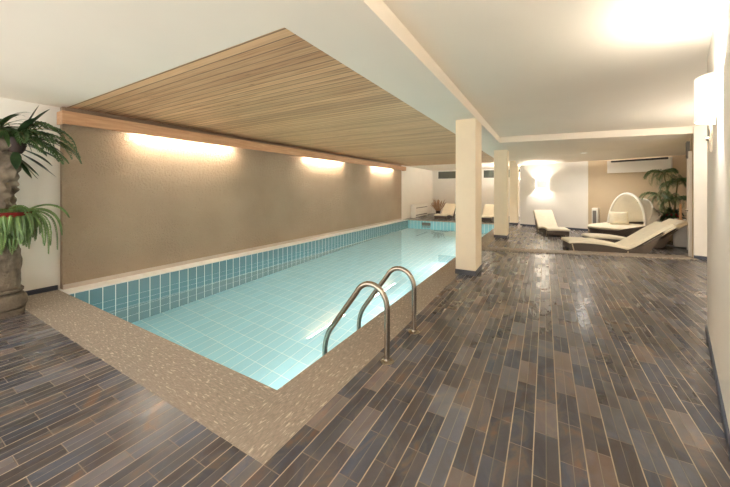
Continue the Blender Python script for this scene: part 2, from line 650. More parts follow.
LW0, LW1 = (-0.79, 12.65), (1.18, 12.06)
TW0, TW1 = (1.14, 12.13), (3.30, 11.005)
struct('wall_lounge', MB().wall(LW0, LW1, 0, ZS + .1, .14), 'white')
struct('wall_lounge_return', MB().box(-.79, 12.66, 0, -.65, 16.9, ZS + .1), 'white')
struct('wall_alcove', MB().wall(TW0, TW1, 0, ZS + .1, .14), 'tan')
struct('baseboard_lounge', MB().wall((LW0[0] + .004, LW0[1] - .018), (LW1[0] + .004, LW1[1] - .018), 0, .055, .018), 'base_blue')
# side wall of the alcove, stub wall, right-hand wall
SW0, SW1 = (2.46, 8.34), (3.17, 11.05)
struct('wall_alcove_side', MB().wall(SW1, SW0, 0, ZS + .1, .14), 'tan')
ST0 = (2.44, 8.20)
ST1 = (ST0[0] + W.y * .95, ST0[1] - W.x * .95)
struct('wall_stub', MB().wall(ST0, ST1, 0, ZR + .1, .15), 'white')
struct('baseboard_stub', MB().wall((ST0[0] - .004, ST0[1] - .018), (ST1[0] - .004, ST1[1] - .018), 0, .06, .018), 'base_blue')
struct('wall_right', MB().wall(RE, RB, 0, ZR + .1, .16), 'white')
struct('wall_right_return', MB().wall((RE[0] + .155, RE[1] - .045), (RE[0] + 2.3, RE[1] - .55), 0, ZR + .1, .15), 'white')
struct('wall_right_far', MB().wall((3.52, 3.2), (3.52, 8.3), 0, ZR + .1, .15).box(3.45, 8.0, 0, 3.6, 11.2, ZR), 'white')
struct('baseboard_right', MB().wall((RE[0] - .012, RE[1] + .002), (RB[0] - .012, RB[1]), 0, .06, .014), 'base_blue')
struct('wall_back', MB().box(-5.7, BACK - .15, 2.34, .3, BACK, ZR + .1).box(0.0, BACK - .15, 0, .3, BACK, 2.34), 'white')
gw = MB()
for k in range(5):
    xx = -5.5 + k * 1.365
    gw.box(xx, BACK - .10, 0, xx + .05, BACK - .05, 2.34)
gw.box(-5.5, BACK - .10, 0, 0, BACK - .05, .05).box(-5.5, BACK - .10, 2.29, 0, BACK - .05, 2.34)
struct('window_3', gw, 'whitegoods')  # unseen framed opening, added to let fill daylight in

# ceilings
XS = -0.90
struct('ceiling', MB().prism([(XS, BACK - .15), (3.7, BACK - .15), (3.7, 8.4), (XS, 7.9)], ZR, ZR + .1), 'ceil')
sf = MB()
sf.box(-5.7, BACK - .15, ZS, XS, 1.495, ZR + .02)
sf.box(-1.50, 1.495, ZS, XS, 13.0, ZR + .02)
sf.box(-5.7, 13.0, ZS, -.65, 16.95, ZR + .02)
struct('ceiling_soffit', sf, 'ceil')
struct('ceiling_wood', MB().box(-5.7, 1.495, ZS + .008, -1.50, 13.0, ZS + .06), 'wood')
lc = MB()
A = [(XS, 7.635, ZS), (3.6, 8.43, ZS), (3.6, 9.75, 2.365), (XS, 11.75, 2.365), (XS, 12.72, 2.205), (3.6, 10.82, 2.205)]
T = [(x, y, 2.6) for x, y, z in A]
lc.add(A + T, [(0, 1, 2, 3), (3, 2, 5, 4), (0, 6, 7, 1), (4, 5, 11, 10), (0, 3, 9, 6), (3, 4, 10, 9), (1, 7, 8, 2), (2, 8, 11, 5), (6, 9, 8, 7), (9, 10, 11, 8)])
struct('ceiling_lounge', lc, 'ceil')

# columns
def column(x0, y0, x1, y1, nm):
    t = bpy.data.objects.new(nm, None)
    COL.objects.link(t)
    t['kind'] = 'structure'
    t.location = ((x0 + x1) / 2, (y0 + y1) / 2, 0)
    a, b = (x1 - x0) / 2, (y1 - y0) / 2
    MB().box(-a, -b, .075, a, b, ZS).build('column_shaft', 'cream', t, bevel=.008)
    MB().box(-a - .006, -b - .006, 0.002, a + .006, b + .006, .075).build('column_base', 'base_tile', t, bevel=.003)


column(-1.20, 4.83, -0.90, 5.33, 'column')
column(-1.205, 9.03, -0.875, 9.45, 'column.001')
column(-1.155, 12.70, -0.87, 13.05, 'column.002')

# ------------------------------------------------------------------ pelmet and its tubes
pm = thing('light_pelmet', 'long beech wood light pelmet running along top of brown stucco wall', 'pelmet', (-5.42, 1.40, 2.137))
MB().box(.17, 0, 0, .20, 11.05, .165).build('front_board', 'beam', pm, bevel=.003)
MB().box(0, .025, .15, .17, 11.025, .165).build('top_board', 'beam', pm)
MB().box(0, 0, 0, .17, .025, .165).build('end_board', 'beam', pm, bevel=.003)
MB().box(0, 11.025, 0, .17, 11.05, .165).build('end_board', 'beam', pm, bevel=.003)
for i, (a, b, lab) in enumerate(((2.2, 4.0, 'glowing tube lamp behind the pelmet, nearest the stone pillar'),
                                 (6.05, 7.85, 'glowing tube lamp behind the pelmet, middle of the three'),
                                 (9.65, 11.5, 'glowing tube lamp behind the pelmet, nearest the white far wall'))):
    t = thing('tube_lamp', lab, 'lamp', (-5.30, a, 2.165), 0, 'tube lamps behind the pelmet')
    MB().tube([(0, .03, 0), (0, b - a - .03, 0)], .016, 10).build('tube', 'tube', t, smooth=True)
    MB().box(-.03, 0, .03, .03, b - a, .10).build('batten', 'whitegoods', t)
    for yb in (0, b - a - .03):
        MB().box(-.015, yb, -.02, .015, yb + .03, .035).build('holder', 'whitegoods', t)


# ------------------------------------------------------------------ sconces
def sconce(label, loc, rz, ln=.30, hh=.275, dp=.10, stem=True, power=SCONCE_POWER, bulb=.5):
    """half-round shade; local +x points away from the wall, y along it"""
    t = thing('wall_sconce', label, 'lamp', loc, rz, 'half round wall sconces')
    N = 20
    s = MB()
    for k in range(N + 1):
        a = -PI / 2 + PI * k / N
        for (r, z) in ((1, 0), (1, hh), (.955, hh), (.955, 0)):
            s.v.append((.012 + dp * r * math.cos(a), ln / 2 * r * math.sin(a), z))
    for k in range(N):
        for j in range(4):
            s.f.append((k * 4 + j, k * 4 + (j + 1) % 4, k * 4 + 4 + (j + 1) % 4, k * 4 + 4 + j))
    s.f.append((0, 1, 2, 3))
    s.f.append(tuple(N * 4 + j for j in (3, 2, 1, 0)))
    s.build('shade', 'shade', t, smooth=True, auto=60)
    MB().box(0, -.04, .06, .014, .04, hh - .06).build('wall_plate', 'metal', t, bevel=.003)
    MB().tube([(.014, 0, hh * bulb), (.05, 0, hh * bulb)], .008).build('lamp_arm', 'metal', t)
    MB().lathe([(.004, -.03), (.016, -.02), (.02, 0), (.016, .02), (.004, .03)], 12, (.055, 0, hh * bulb)).build('bulb', 'bulb', t, smooth=True)
    if stem:
        st = MB().box(.026, -.118, -.19, .042, -.094, -.005)
        st.build('stem', 'metal', t, bevel=.003)
        MB().tube([(.042, -.106, -.10), (.056, -.106, -.10)], .012).build('knob', 'metal', t, smooth=True)
    ld = bpy.data.lights.new('sconce_light', 'POINT')
    ld.energy = power
    ld.color = WARM
    ld.shadow_soft_size = .035
    lo = bpy.data.objects.new('sconce_light', ld)
    COL.objects.link(lo)
    lo.parent = t
    lo.location = (.062, 0, hh * bulb)
    return t


wa = math.atan2(W.y, W.x)
c0 = Vector((.914, 2.655)) + W * .15
sconce('white half round wall lamp at right edge, close to the camera', (c0.x - W.y * .002, c0.y + W.x * .002, 1.74), wa + PI / 2, power=SCONCE_POWER * 1.15, bulb=.84)
lu = Vector((LW1[0] - LW0[0], LW1[1] - LW0[1])).normalized()
pc = Vector(LW0) + lu * .73
sconce('glowing wall lamp above the lounger on the white lounge wall', (pc.x + lu.y * .003, pc.y - lu.x * .003, 1.36), math.atan2(-lu.x, lu.y), ln=.34, hh=.29, dp=.16, stem=False, power=SCONCE_POWER * 1.5)
# added fill lamps, out of view round the corners of the room
for y in (13.7, 15.4):
    sconce('added half round wall lamp for fill light beside the far pool end, hidden by the columns', (-.793, y, 1.74), PI, stem=False, power=SCONCE_POWER * 8)
cN = Vector((RE[0] - W.x * 3.55, RE[1] - W.y * 3.55))
sconce('added half round fill lamp, out of view on the right wall beside the camera', (cN.x - W.y * .002, cN.y + W.x * .002, 1.74), wa + PI / 2, power=SCONCE_POWER * 6, bulb=.84)  # added for fill, outside the view

def fill_torchiere(label, loc, power):  # hidden uplights added to brighten ceilings and walls
    t = thing('added_floor_lamp', label, 'lamp', loc, 0, 'added uplight fill lamps')
    MB().lathe([(.15, 0), (.15, .015), (.03, .03)], 28).build('base', 'gunmetal', t, smooth=True)
    MB().tube([(0, 0, .02), (0, 0, 1.70)], .012, 12).build('pole', 'gunmetal', t, smooth=True)
    MB().lathe([(.02, 1.68), (.08, 1.71), (.15, 1.79), (.145, 1.79), (.075, 1.72), (.01, 1.70)], 28).build('bowl', 'whitegoods', t, smooth=True)
    MB().lathe([(.004, 1.71), (.02, 1.73), (.02, 1.76), (.004, 1.78)], 12).build('bulb', 'bulb', t, smooth=True)
    ld = bpy.data.lights.new('uplight', 'POINT')
    ld.energy = power
    ld.color = WARM
    ld.shadow_soft_size = .03
    lo = bpy.data.objects.new('uplight', ld)
    COL.objects.link(lo)
    lo.parent = t
    lo.location = (0, 0, 1.80)


fill_torchiere('added uplight fill lamp, unseen in the side bay beyond the right wall end', (2.8, 6.2, 0), 40)
fill_torchiere('added uplight fill lamp hidden behind the farthest column', (-1.22, 14.5, 0), 75)

# ------------------------------------------------------------------ pool ladder
def fillet(pts, r, n=6):
    out = [Vector(pts[0])]
    for i in range(1, len(pts) - 1):
        p, a, b = Vector(pts[i]), Vector(pts[i - 1]), Vector(pts[i + 1])
        da, db = (a - p), (b - p)
        l = min(r, da.length * .49, db.length * .49)
        s, e = p + da.normalized() * l, p + db.normalized() * l
        for k in range(n + 1):
            t = k / n
            out.append(s * (1 - t) ** 2 + p * 2 * t * (1 - t) + e * t * t)
    out.append(Vector(pts[-1]))
    return out


lad = thing('pool_ladder', 'brushed steel pool ladder with two arched handrails on stone coping', 'ladder', (-1.03, 2.365, 0))
for dy in (-.277, .277):
    arc = [(0, dy, 0), (0, dy, .40)]
    cx, cz, R = -.145, .40, .145
    for k in range(1, 13):
        a = PI * k / 12 * .84
        arc.append((cx + R * math.cos(a), dy, cz + R * 1.15 * math.sin(a)))
    tail = fillet([arc[-1], (-.59, dy, .05), (-.60, dy, -1.0)], .12)
    r = MB().tube(arc + [tuple(p) for p in tail[1:]], .0215, 16).build('handrail', 'metal', lad, smooth=True)
    MB().lathe([(.052, 0.002), (.052, .008), (.045, .014), (.027, .018), (.024, .03)], 24, (0, dy, 0)).build('flange', 'metal', r, smooth=True)
for z in (-.42, -.70, -.95):
    MB().box(-.64, -.26, z, -.56, .26, z + .025).build('step', 'metal', lad, bevel=.004)

# added underwater lamps to brighten the pool, unseen under the right-hand coping
for k, y in enumerate((2.3, 4.6, 7.0, 9.4)):
    t = thing('added_pool_lamp', 'added round underwater fill lamp in the pool wall below the right coping', 'lamp', (PX1 - .002, y, -.72), PI, 'added underwater fill lamps')
    MB().lathe([(.13, 0), (.13, .015), (.10, .022)], 28).build('ring', 'metal', t, smooth=True).rotation_euler = (0, PI / 2, 0)
    MB().lathe([(.10, .0), (.10, .024), (.06, .034), (.01, .036)], 24).build('lens', 'shade', t, smooth=True).rotation_euler = (0, PI / 2, 0)
    ld = bpy.data.lights.new('pool_fill_light', 'POINT')
    ld.energy = POOL_POWER
    ld.color = (1.0, 0.86, 0.79)
    ld.shadow_soft_size = .06
    lo = bpy.data.objects.new('pool_fill_light', ld)
    COL.objects.link(lo)
    lo.parent = t
    lo.location = (.14, 0, 0)

# skimmer on the far wall of the pool
sm = thing('pool_skimmer', 'grey skimmer mouth in the turquoise far wall of the pool', 'skimmer', (-4.33, PY1 - .004, -.29))
f = MB()
for bx in ((-.19, 0, .19, .03), (-.19, .18, .19, .21), (-.19, 0, -.16, .21), (.16, 0, .19, .21)):
    f.box(bx[0], -.012, bx[1], bx[2], 0.002, bx[3])
f.build('frame', 'gunmetal', sm)
MB().box(-.16, -.003, .03, .16, 0.001, .18).build('flap', 'grey_slot', sm)

# ------------------------------------------------------------------ loungers
def smooth_curve(pts, n=28):
    """Catmull-Rom through (s, z) points"""
    P = [pts[0]] + list(pts) + [pts[-1]]
    out = []
    seg = len(pts) - 1
    for i in range(seg):
        a, b, c, d = (Vector(P[i + j]) for j in range(4))
        m = max(2, n // seg)
        for k in range(m):
            t = k / m
            out.append(.5 * ((2 * b) + (c - a) * t + (2 * a - 5 * b + 4 * c - d) * t * t + (3 * b - a - 3 * c + d) * t ** 3))
    out.append(Vector(pts[-1]))
    return out


def ribbon(mb, curve, y0, y1, th_dn):
    """extrude a thick strip: curve = lower edge in (s,z), thickness along normal"""
    n = len(curve)
    top = []
    for i, p in enumerate(curve):
        a, b = curve[max(0, i - 1)], curve[min(n - 1, i + 1)]
        t = (b - a).normalized()
        th = th_dn
        if i in (0, n - 1):
            th *= .6
        top.append(p + Vector((-t.y, t.x)) * th)
    vs = []
    for p, q in zip(curve, top):
        vs += [(p.x, y0, p.y), (p.x, y1, p.y), (q.x, y1 - .012, q.y), (q.x, y0 + .012, q.y)]
    fs = []
    for i in range(n - 1):
        for j in range(4):
            fs.append((i * 4 + j, i * 4 + (j + 1) % 4, i * 4 + 4 + (j + 1) % 4, i * 4 + 4 + j))
    fs += [(0, 3, 2, 1), tuple((n - 1) * 4 + j for j in range(4))]
    return mb.add(vs, fs)


SEAT = [(0.0, .155), (.25, .172), (.55, .160), (.85, .118), (1.04, .075)]
BACKC = [(1.03, .07), (1.16, .135), (1.38, .29), (1.62, .47), (1.81, .60)]


def make_lounger(label):
    """axis along +x from foot to head, near side at y=0, width .62"""
    t = thing('sun_lounger', label, 'sun lounger', group='wicker sun loungers')
    Wd = .57
    sc = smooth_curve(SEAT)
    bc = smooth_curve(BACKC)
    ribbon(MB(), sc, 0, Wd, .055).build('seat_cushion', 'cushion', t, smooth=True, bevel=.012)
    ribbon(MB(), bc, 0, Wd, .06).build('back_cushion', 'cushion', t, smooth=True, bevel=.012)
    hc = [p for p in bc if p.x > 1.62]
    ribbon(MB(), [p - Vector((-.55, .83)) * .05 for p in hc], .006, Wd - .006, .045).build('head_flap', 'cushion', t, smooth=True, bevel=.012)
    # wicker side panels follow the wave and close the foot end
    def panel(y0, y1):
        poly = [(.03, .01), (.03, .15)] + [(p.x, p.y - .004) for p in sc if .05 < p.x < 1.0] + \
               [(p.x + .03, p.y - .03) for p in bc if 1.1 < p.x < 1.66] + [(1.58, .36), (1.42, .06), (1.34, .01)]
        n = len(poly)
        vs = [(x, y0, z) for x, z in poly] + [(x, y1, z) for x, z in poly]
        fs = [tuple(range(n)), tuple(range(2 * n - 1, n - 1, -1))] + [(i, n + i, n + (i + 1) % n, (i + 1) % n) for i in range(n)]
        return MB().add(vs, fs)
    panel(.012, .035).build('side_panel', 'wicker', t)
    panel(Wd - .035, Wd - .012).build('side_panel', 'wicker', t)
    MB().box(.025, .035, .035, .05, Wd - .035, .152).build('foot_panel', 'wicker', t)
    bk = MB()
    ribbon(bk, [p + Vector((.02, -.03)) for p in bc if p.x < 1.68], .035, Wd - .035, .012)
    bk.build('back_panel', 'wicker', t)
    for y in (.004, Wd - .028):
        MB().tube([(.10, y + .012, 0.0), (.065, y + .012, .15)], .013, 8).build('leg', 'pot_stone', t, smooth=True)
        MB().tube([(1.05, y + .012, 0.0), (1.05, y + .012, .05)], .013, 8).build('leg', 'pot_stone', t, smooth=True)
    return t


al = math.radians(12.5)
lou = make_lounger('cream cushioned wicker lounger right behind the stone threshold strip, frontmost')
lou.location = (.44, 7.88, 0)
lou.rotation_euler.z = al


def put_lounger(label, x, y, rz, group=None):
    c = copy_tree(lou)
    c['label'] = label
    c.location = (x, y, 0)
    c.rotation_euler.z = rz
    if group:
        c['group'] = group
    return c


put_lounger('cream wicker lounger between the frontmost lounger and the canopied daybed', .90, 8.86, al)
put_lounger('cream wicker lounger facing forward below the glowing wall lamp', .60, 10.16, math.atan2(.966, -.22))
put_lounger('cream lounger at far end of pool, beside the dried reed bundle', -3.70, 13.35, PI / 2)
put_lounger('cream lounger at far end of pool, mostly behind the nearest column', -2.58, 13.35, PI / 2)
put_lounger('cream lounger at far end of pool, seen between two columns', -1.86, 13.35, PI / 2)

# ------------------------------------------------------------------ daybed with canopy
db = thing('daybed', 'round wicker daybed with cream folding canopy by the tan wall', 'daybed', (1.87, 10.66, 0), math.radians(-60))
a_, b_ = .66, .90
N = 48
def ring(sc_, z, flare=0.0):
    return [(a_ * sc_ * math.cos(2 * PI * k / N), b_ * sc_ * math.sin(2 * PI * k / N), z) for k in range(N)]
def shell(levels):
    m = MB()
    for r in levels:
        m.v += r
    for i in range(len(levels) - 1):
        for k in range(N):
            k2 = (k + 1) % N
            m.f.append((i * N + k, i * N + k2, (i + 1) * N + k2, (i + 1) * N + k))
    m.f.append(tuple(range(N - 1, -1, -1)))
    m.f.append(tuple((len(levels) - 1) * N + k for k in range(N)))
    return m
shell([ring(.86, .02), ring(.93, .12), ring(.99, .24), ring(1.0, .27)]).build('base', 'wicker', db, smooth=True)
shell([ring(.97, .27), ring(1.01, .29), ring(1.01, .32), ring(.96, .345), ring(.7, .355)]).build('mattress', 'cushion', db, smooth=True)
# raised back rim of the wicker bowl
rim = MB()
n2 = 30
for k in range(n2 + 1):
    th = math.radians(-42 + 250 * k / n2)
    hgt = .27 + .24 * math.sin(PI * k / n2) ** .7
    for (s, z) in ((1.0, .2), (1.04, hgt), (.99, hgt), (.95, .2)):
        rim.v.append((a_ * s * math.cos(th), b_ * s * math.sin(th), z))
for k in range(n2):
    for j in range(4):
        rim.f.append((k * 4 + j, k * 4 + (j + 1) % 4, k * 4 + 4 + (j + 1) % 4, k * 4 + 4 + j))
rim.f += [(0, 1, 2, 3), tuple(n2 * 4 + j for j in (3, 2, 1, 0))]
rim.build('back_rim', 'wicker', db, smooth=True)

# canopy: hoops that swing about two pivots on the long axis
def hoop(t, ang, rad_a=.62, rad_h=.84):
    """t in 0..1 along hoop; ang = tilt from vertical towards the back"""
    th = PI * t
    x = rad_a * math.cos(th) * .94
    h = rad_h * math.sin(th)
    return Vector((x, h * math.sin(ang), .36 + h * math.cos(ang)))
angs = [math.radians(a) for a in (3, 34, 62, 84)]
HN = 24
cv = MB()
rows = []
for i in range(len(angs) - 1):
    for j in range(4):
        f_ = j / 4
        ang = angs[i] * (1 - f_) + angs[i + 1] * f_
        sag = 1 - .06 * math.sin(PI * f_)
        rows.append([hoop(t / HN, ang, .62 * (1 - .03 * math.sin(PI * f_)), .84 * sag) for t in range(HN + 1)])
rows.append([hoop(t / HN, angs[-1], .62, .80) for t in range(HN + 1)])
for r in rows:
    cv.v += [tuple(p) for p in r]
for i in range(len(rows) - 1):
    for t in range(HN):
        cv.f.append((i * (HN + 1) + t, i * (HN + 1) + t + 1, (i + 1) * (HN + 1) + t + 1, (i + 1) * (HN + 1) + t))
cvo = cv.build('canopy', 'canopy', db, smooth=True, auto=180)
so = cvo.modifiers.new('thick', 'SOLIDIFY')
so.thickness = .006
for i, ang in enumerate(angs):
    MB().tube([hoop(t / HN, ang, .625, .845 if ang < 1.4 else .805) for t in range(HN + 1)], .014 if i else .032, 8).build('hoop', 'canopy' if i else 'whitegoods', db, smooth=True)
for sx in (-1, 1):
    MB().box(sx * .59 - .03, -.03, .26, sx * .59 + .03, .03, .40).build('pivot', 'whitegoods', db, bevel=.006)
    MB().tube([(sx * .59, 0, .37), (sx * .55, -.26, .345)], .014, 8).build('stay', 'whitegoods', db)


def pillow_mesh(w, h, t):
    m = MB()
    n = 12
    for side in (1, -1):
        o = len(m.v)
        for i in range(n + 1):
            for j in range(n + 1):
                u, v = 2 * i / n - 1, 2 * j / n - 1
                e = ((1 - u ** 4) * (1 - v ** 4)) ** .5
                pin = 1 - .05 * (abs(u * v)) 
                m.v.append((u * w / 2 * (1 - .05 * (1 - v * v) * abs(u)), side * t / 2 * e, h / 2 + v * h / 2 * (1 - .05 * (1 - u * u) * abs(v))))
        for i in range(n):
            for j in range(n):
                a = o + i * (n + 1) + j
                m.f.append((a, a + 1, a + n + 2, a + n + 1))
    return m


pl = pillow_mesh(.44, .36, .14).build('pillow', 'pillow', None, smooth=True, auto=180)
pl.location = (1.76, 10.74, .358)
pl.rotation_euler = (math.radians(-16), 0, math.radians(12))
tag(pl, 'square cream pillow propped up inside the canopied daybed', 'pillow')

# ------------------------------------------------------------------ convectors, wall panel, door bits
def convector(label, loc, rz, w_=.95, h=.58, d=.20):
    t = thing('convector_heater', label, 'heater', loc, rz)
    MB().box(-w_ / 2, 0, .03, w_ / 2, d, h).build('casing', 'whitegoods', t, bevel=.02)
    MB().box(-w_ / 2 + .10, d - .004, .37, w_ / 2 - .06, d + .006, .50).build('upper_grille', 'whitegoods', t, bevel=.003)
    MB().box(-w_ / 2 + .12, d + .004, .445, w_ / 2 - .08, d + .012, .475).build('upper_slot', 'grey_slot', t)
    MB().box(-w_ / 2 + .12, d - .004, .10, w_ / 2 - .08, d + .006, .14).build('lower_slot', 'grey_slot', t)
    MB().box(-w_ / 2 + .02, .02, 0.0, -w_ / 2 + .08, d - .02, .04).build('foot', 'whitegoods', t)
    MB().box(w_ / 2 - .08, .02, 0.0, w_ / 2 - .02, d - .02, .04).build('foot', 'whitegoods', t)
    return t


convector('white convector heater on the white side wall past the far pool end', (-5.41, 14.30, 0), -PI / 2, w_=1.75, h=.62, d=.24)
tu = Vector((TW1[0] - TW0[0], TW1[1] - TW0[1])).normalized()
cc = Vector(TW0) + tu * .30
tw = thing('tower_heater', 'slim white tower heater at the tan wall, left of the canopied daybed', 'heater', (cc.x, cc.y, 0), math.atan2(tu.y, tu.x) + PI)
MB().box(-.08, .01, .04, .08, .17, .74).build('casing', 'whitegoods', tw, bevel=.02)
MB().box(-.05, .165, .12, .05, .176, .66).build('grille', 'grey_slot', tw)
MB().box(-.10, 0.005, 0, .10, .20, .04).build('base', 'whitegoods', tw, bevel=.008)

vp = thing('ventilation_panel', 'white ventilation panel with dark slot high on the tan wall', 'vent', (TW0[0] + tu.x * .60, TW0[1] + tu.y * .60, 1.81), math.atan2(tu.y, tu.x))
MB().box(0, -.10, 0, 1.42, 0, .375).build('panel', 'white', vp, bevel=.006)
MB().box(.10, -.106, .315, 1.36, -.098, .368).build('slot', 'dark_slot', vp)

def spotlight(label, loc, power):  # ceiling spots added as fill light
    vc = thing('added_ceiling_spot', label, 'lamp', loc, 0, 'added ceiling fill spotlights')
    MB().lathe([(.085, .03), (.085, 0), (.10, -.004), (.10, .002)], 28).build('rim', 'whitegoods', vc, smooth=True)
    MB().lathe([(.07, .0), (.07, .004), (.02, .012)], 24).build('lens', 'shade', vc, smooth=True)
    ld = bpy.data.lights.new('spotlight', 'SPOT')
    ld.energy = power
    ld.color = WARM
    ld.spot_size = math.radians(160)
    ld.spot_blend = .9
    ld.shadow_soft_size = .06
    lo = bpy.data.objects.new('spotlight', ld)
    COL.objects.link(lo)
    lo.parent = vc
    lo.location = (0, 0, -.03)


spotlight('small lounge ceiling fitting with an added fill spotlight', (.95, 10.7, 2.348), SPOT_POWER)  # small ceiling mark built as a lamp to add fill light
spotlight('added fill spotlight in the side bay ceiling, nearer the right wall end', (2.8, 4.9, ZR - .006), SPOT_POWER * .5)
spotlight('added fill spotlight in the side bay ceiling, nearer the stub wall', (2.8, 6.7, ZR - .006), SPOT_POWER * .5)

# white door leaf set in the alcove side wall
sd = Vector((SW1[0] - SW0[0], SW1[1] - SW0[1])).normalized()
dr = bpy.data.objects.new('door_1', None)
COL.objects.link(dr)
dr['kind'] = 'structure'
dr.location = (SW0[0] + sd.x * .05, SW0[1] + sd.y * .05, 0)
dr.rotation_euler.z = math.atan2(sd.y, sd.x)
MB().box(.09, .002, 0.01, .91, .03, 1.98).build('door_leaf', 'cream', dr, bevel=.003)
fr = MB()
fr.box(0, 0, 0, .09, .05, 2.06).box(.91, 0, 0, 1.0, .05, 2.06).box(.09, 0, 1.98, .91, .05, 2.06)
fr.build('door_frame', 'white', dr, bevel=.003)
hd = MB().tube([(.80, .03, .86), (.80, .08, .86), (.69, .08, .86)], .011, 10).build('door_handle', 'metal', dr, smooth=True)

cb = thing('low_cabinet', 'narrow white low cabinet against the alcove side wall', 'cabinet', (SW0[0] + sd.x * 1.2 - sd.y * .14, SW0[1] + sd.y * 1.2 + sd.x * .14, 0), math.atan2(sd.y, sd.x))
MB().box(0, -.10, 0.02, .80, .10, .60).build('body', 'whitegoods', cb, bevel=.006)
for k in (0, 1):
    d_ = MB().box(.02 + k * .385, .10, .04, .395 + k * .385, .118, .58).build('door', 'whitegoods', cb, bevel=.004)
    MB().tube([(.36 + k * .06, .13, .36), (.36 + k * .06, .13, .48)], .006, 8).build('handle', 'metal', d_)
bx = thing('wooden_board', 'upright light wooden board standing on the low white cabinet', 'board', (cb.location.x + sd.x * .25, cb.location.y + sd.y * .25, .601), math.atan2(sd.y, sd.x))
MB().box(-.16, -.02, 0, .16, .02, .38).build('board', 'lightwood', bx, bevel=.006)
MB().box(-.18, -.05, 0, .18, .05, .02).build('foot', 'lightwood', bx, bevel=.004)

sp = thing('wall_speaker', 'slim dark grey box fixed high beside the alcove opening', 'speaker', (2.455, 8.42, 1.93), math.atan2(sd.y, sd.x))
MB().box(0, 0, 0, .16, .05, .33).build('body', 'grey_slot', sp, bevel=.006)
MB().box(.02, .05, .02, .14, .056, .31).build('grille', 'dark_slot', sp)


# ------------------------------------------------------------------ plants
def frond(mb_leaf, mb_stem, base, dirv, length, droop, n=16, ll=.12, lw=.018, ang=62, stem_r=.004, arch=.25, taper=True, bend=.3):
    """pinnate leaf: arching rachis with leaflets on both sides"""
    base, d = Vector(base), Vector(dirv).normalized()
    side = d.cross(Vector((0, 0, 1)))
    side = side.normalized() if side.length > 1e-3 else Vector((1, 0, 0))
    pts, p, cur = [], base.copy(), d.copy()
    st = length / n
    for i in range(n + 1):
        pts.append(p.copy())
        cur = (cur + Vector((0, 0, -droop * st * (1 + 2 * i / n)))).normalized()
        p = p + cur * st
    mb_stem.tube(pts, [stem_r * (1 - .8 * i / n) for i in range(n + 1)], 5)
    for i in range(2, n + 1):
        t = (pts[i] - pts[i - 1]).normalized()
        up = side.cross(t).normalized()
        f = i / n
        prof = math.sin(PI * min(1, .12 + .88 * f)) ** .55 if taper else 1
        l = ll * max(.18, prof) * random.uniform(.88, 1.1)
        for s in (-1, 1):
            a = math.radians(ang - 25 * f)
            dv = (side * s * math.sin(a) + t * math.cos(a) + up * .12).normalized()
            q0 = pts[i]
            q1 = q0 + dv * l * .5 + up * .01
            q2 = q0 + dv * l + Vector((0, 0, -bend * l))
            wv = t * lw * .5
            mb_leaf.add([q0, q1 + wv, q2, q1 - wv], [(0, 1, 2, 3)])


def blade(mb, base, dirv, length, width, droop, n=8, fold=.2, wave=0.0):
    base, d = Vector(base), Vector(dirv).normalized()
    side = d.cross(Vector((0, 0, 1)))
    side = side.normalized() if side.length > 1e-3 else Vector((1, 0, 0))
    p, cur = base.copy(), d.copy()
    rows = []
    for i in range(n + 1):
        f = i / n
        w_ = width * .5 * (math.sin(PI * min(1, f * .92 + .06)) ** .8) * (1 + wave * math.sin(i * 2.4))
        up = side.cross(cur).normalized()
        rows.append((p - side * w_ + up * w_ * fold, p.copy(), p + side * w_ + up * w_ * fold))
        cur = (cur + Vector((0, 0, -droop * length / n * (1 + f)))).normalized()
        p = p + cur * length / n
    vs = [q for r in rows for q in r]
    fs = []
    for i in range(n):
        for j in range(2):
            a = i * 3 + j
            fs.append((a, a + 1, a + 4, a + 3))
    mb.add(vs, fs)


# carved stone pillar
PC = (-5.05, .68)
sp_ = thing('carved_stone_pillar', 'weathered carved stone pillar at left edge, on dark tiled floor', 'pillar', (PC[0], PC[1], 0))
def sq_ring(h, z, rnd=.06, n=112, amp=0.0, seed=0.0):
    out = []
    for k in range(n):
        a = 2 * PI * k / n + PI / 4
        c, s = math.cos(a), math.sin(a)
        e = 5.0
        r = h / ((abs(c) ** e + abs(s) ** e) ** (1 / e))
        x, y = r * c, r * s
        if amp:
            q = Vector((x * 5.5, y * 5.5, z * 4.2 + seed))
            dsp = noise.noise(q) * .6 + noise.noise(q * 2.1 + Vector((3, 1, 7))) * .45
            cell = noise.voronoi(Vector((x * 4.2, y * 4.2, z * 3.4 + seed)))[0][0]
            dsp += (.32 - cell) * 1.2 + noise.noise(q * 4.3) * .35 + (.22 - noise.voronoi(Vector((x * 9, y * 9, z * 8 + seed)))[0][0]) * .7
            k_ = 1 + amp * dsp / h
            x, y = x * k_, y * k_
        out.append((x, y, z))
    return out
def stack(rings):
    m = MB()
    n = len(rings[0])
    for r in rings:
        m.v += r
    for i in range(len(rings) - 1):
        for k in range(n):
            k2 = (k + 1) % n
            m.f.append((i * n + k, i * n + k2, (i + 1) * n + k2, (i + 1) * n + k))
    m.f.append(tuple(range(n - 1, -1, -1)))
    m.f.append(tuple((len(rings) - 1) * n + k for k in range(n)))
    return m
pr = [(.335, 0.0), (.335, .035), (.34, .06)]
for k in range(9):
    a = -PI / 2 + PI * k / 8
    pr.append((.315 + .035 * math.cos(a), .135 + .075 * math.sin(a)))
pr += [(.30, .225), (.325, .24), (.325, .262), (.295, .28)]
stack([sq_ring(h, z, amp=.006, seed=9) for h, z in pr]).build('plinth', 'stone', sp_, smooth=True)
rr = []
nz = 110
for i in range(nz + 1):
    z = .275 + (1.70 - .275) * i / nz
    f = i / nz
    h = .312
    amp = .014 if f < .25 else .02 + .06 * min(1, (f - .25) / .2)
    rr.append(sq_ring(h, z, amp=amp, seed=2.3))
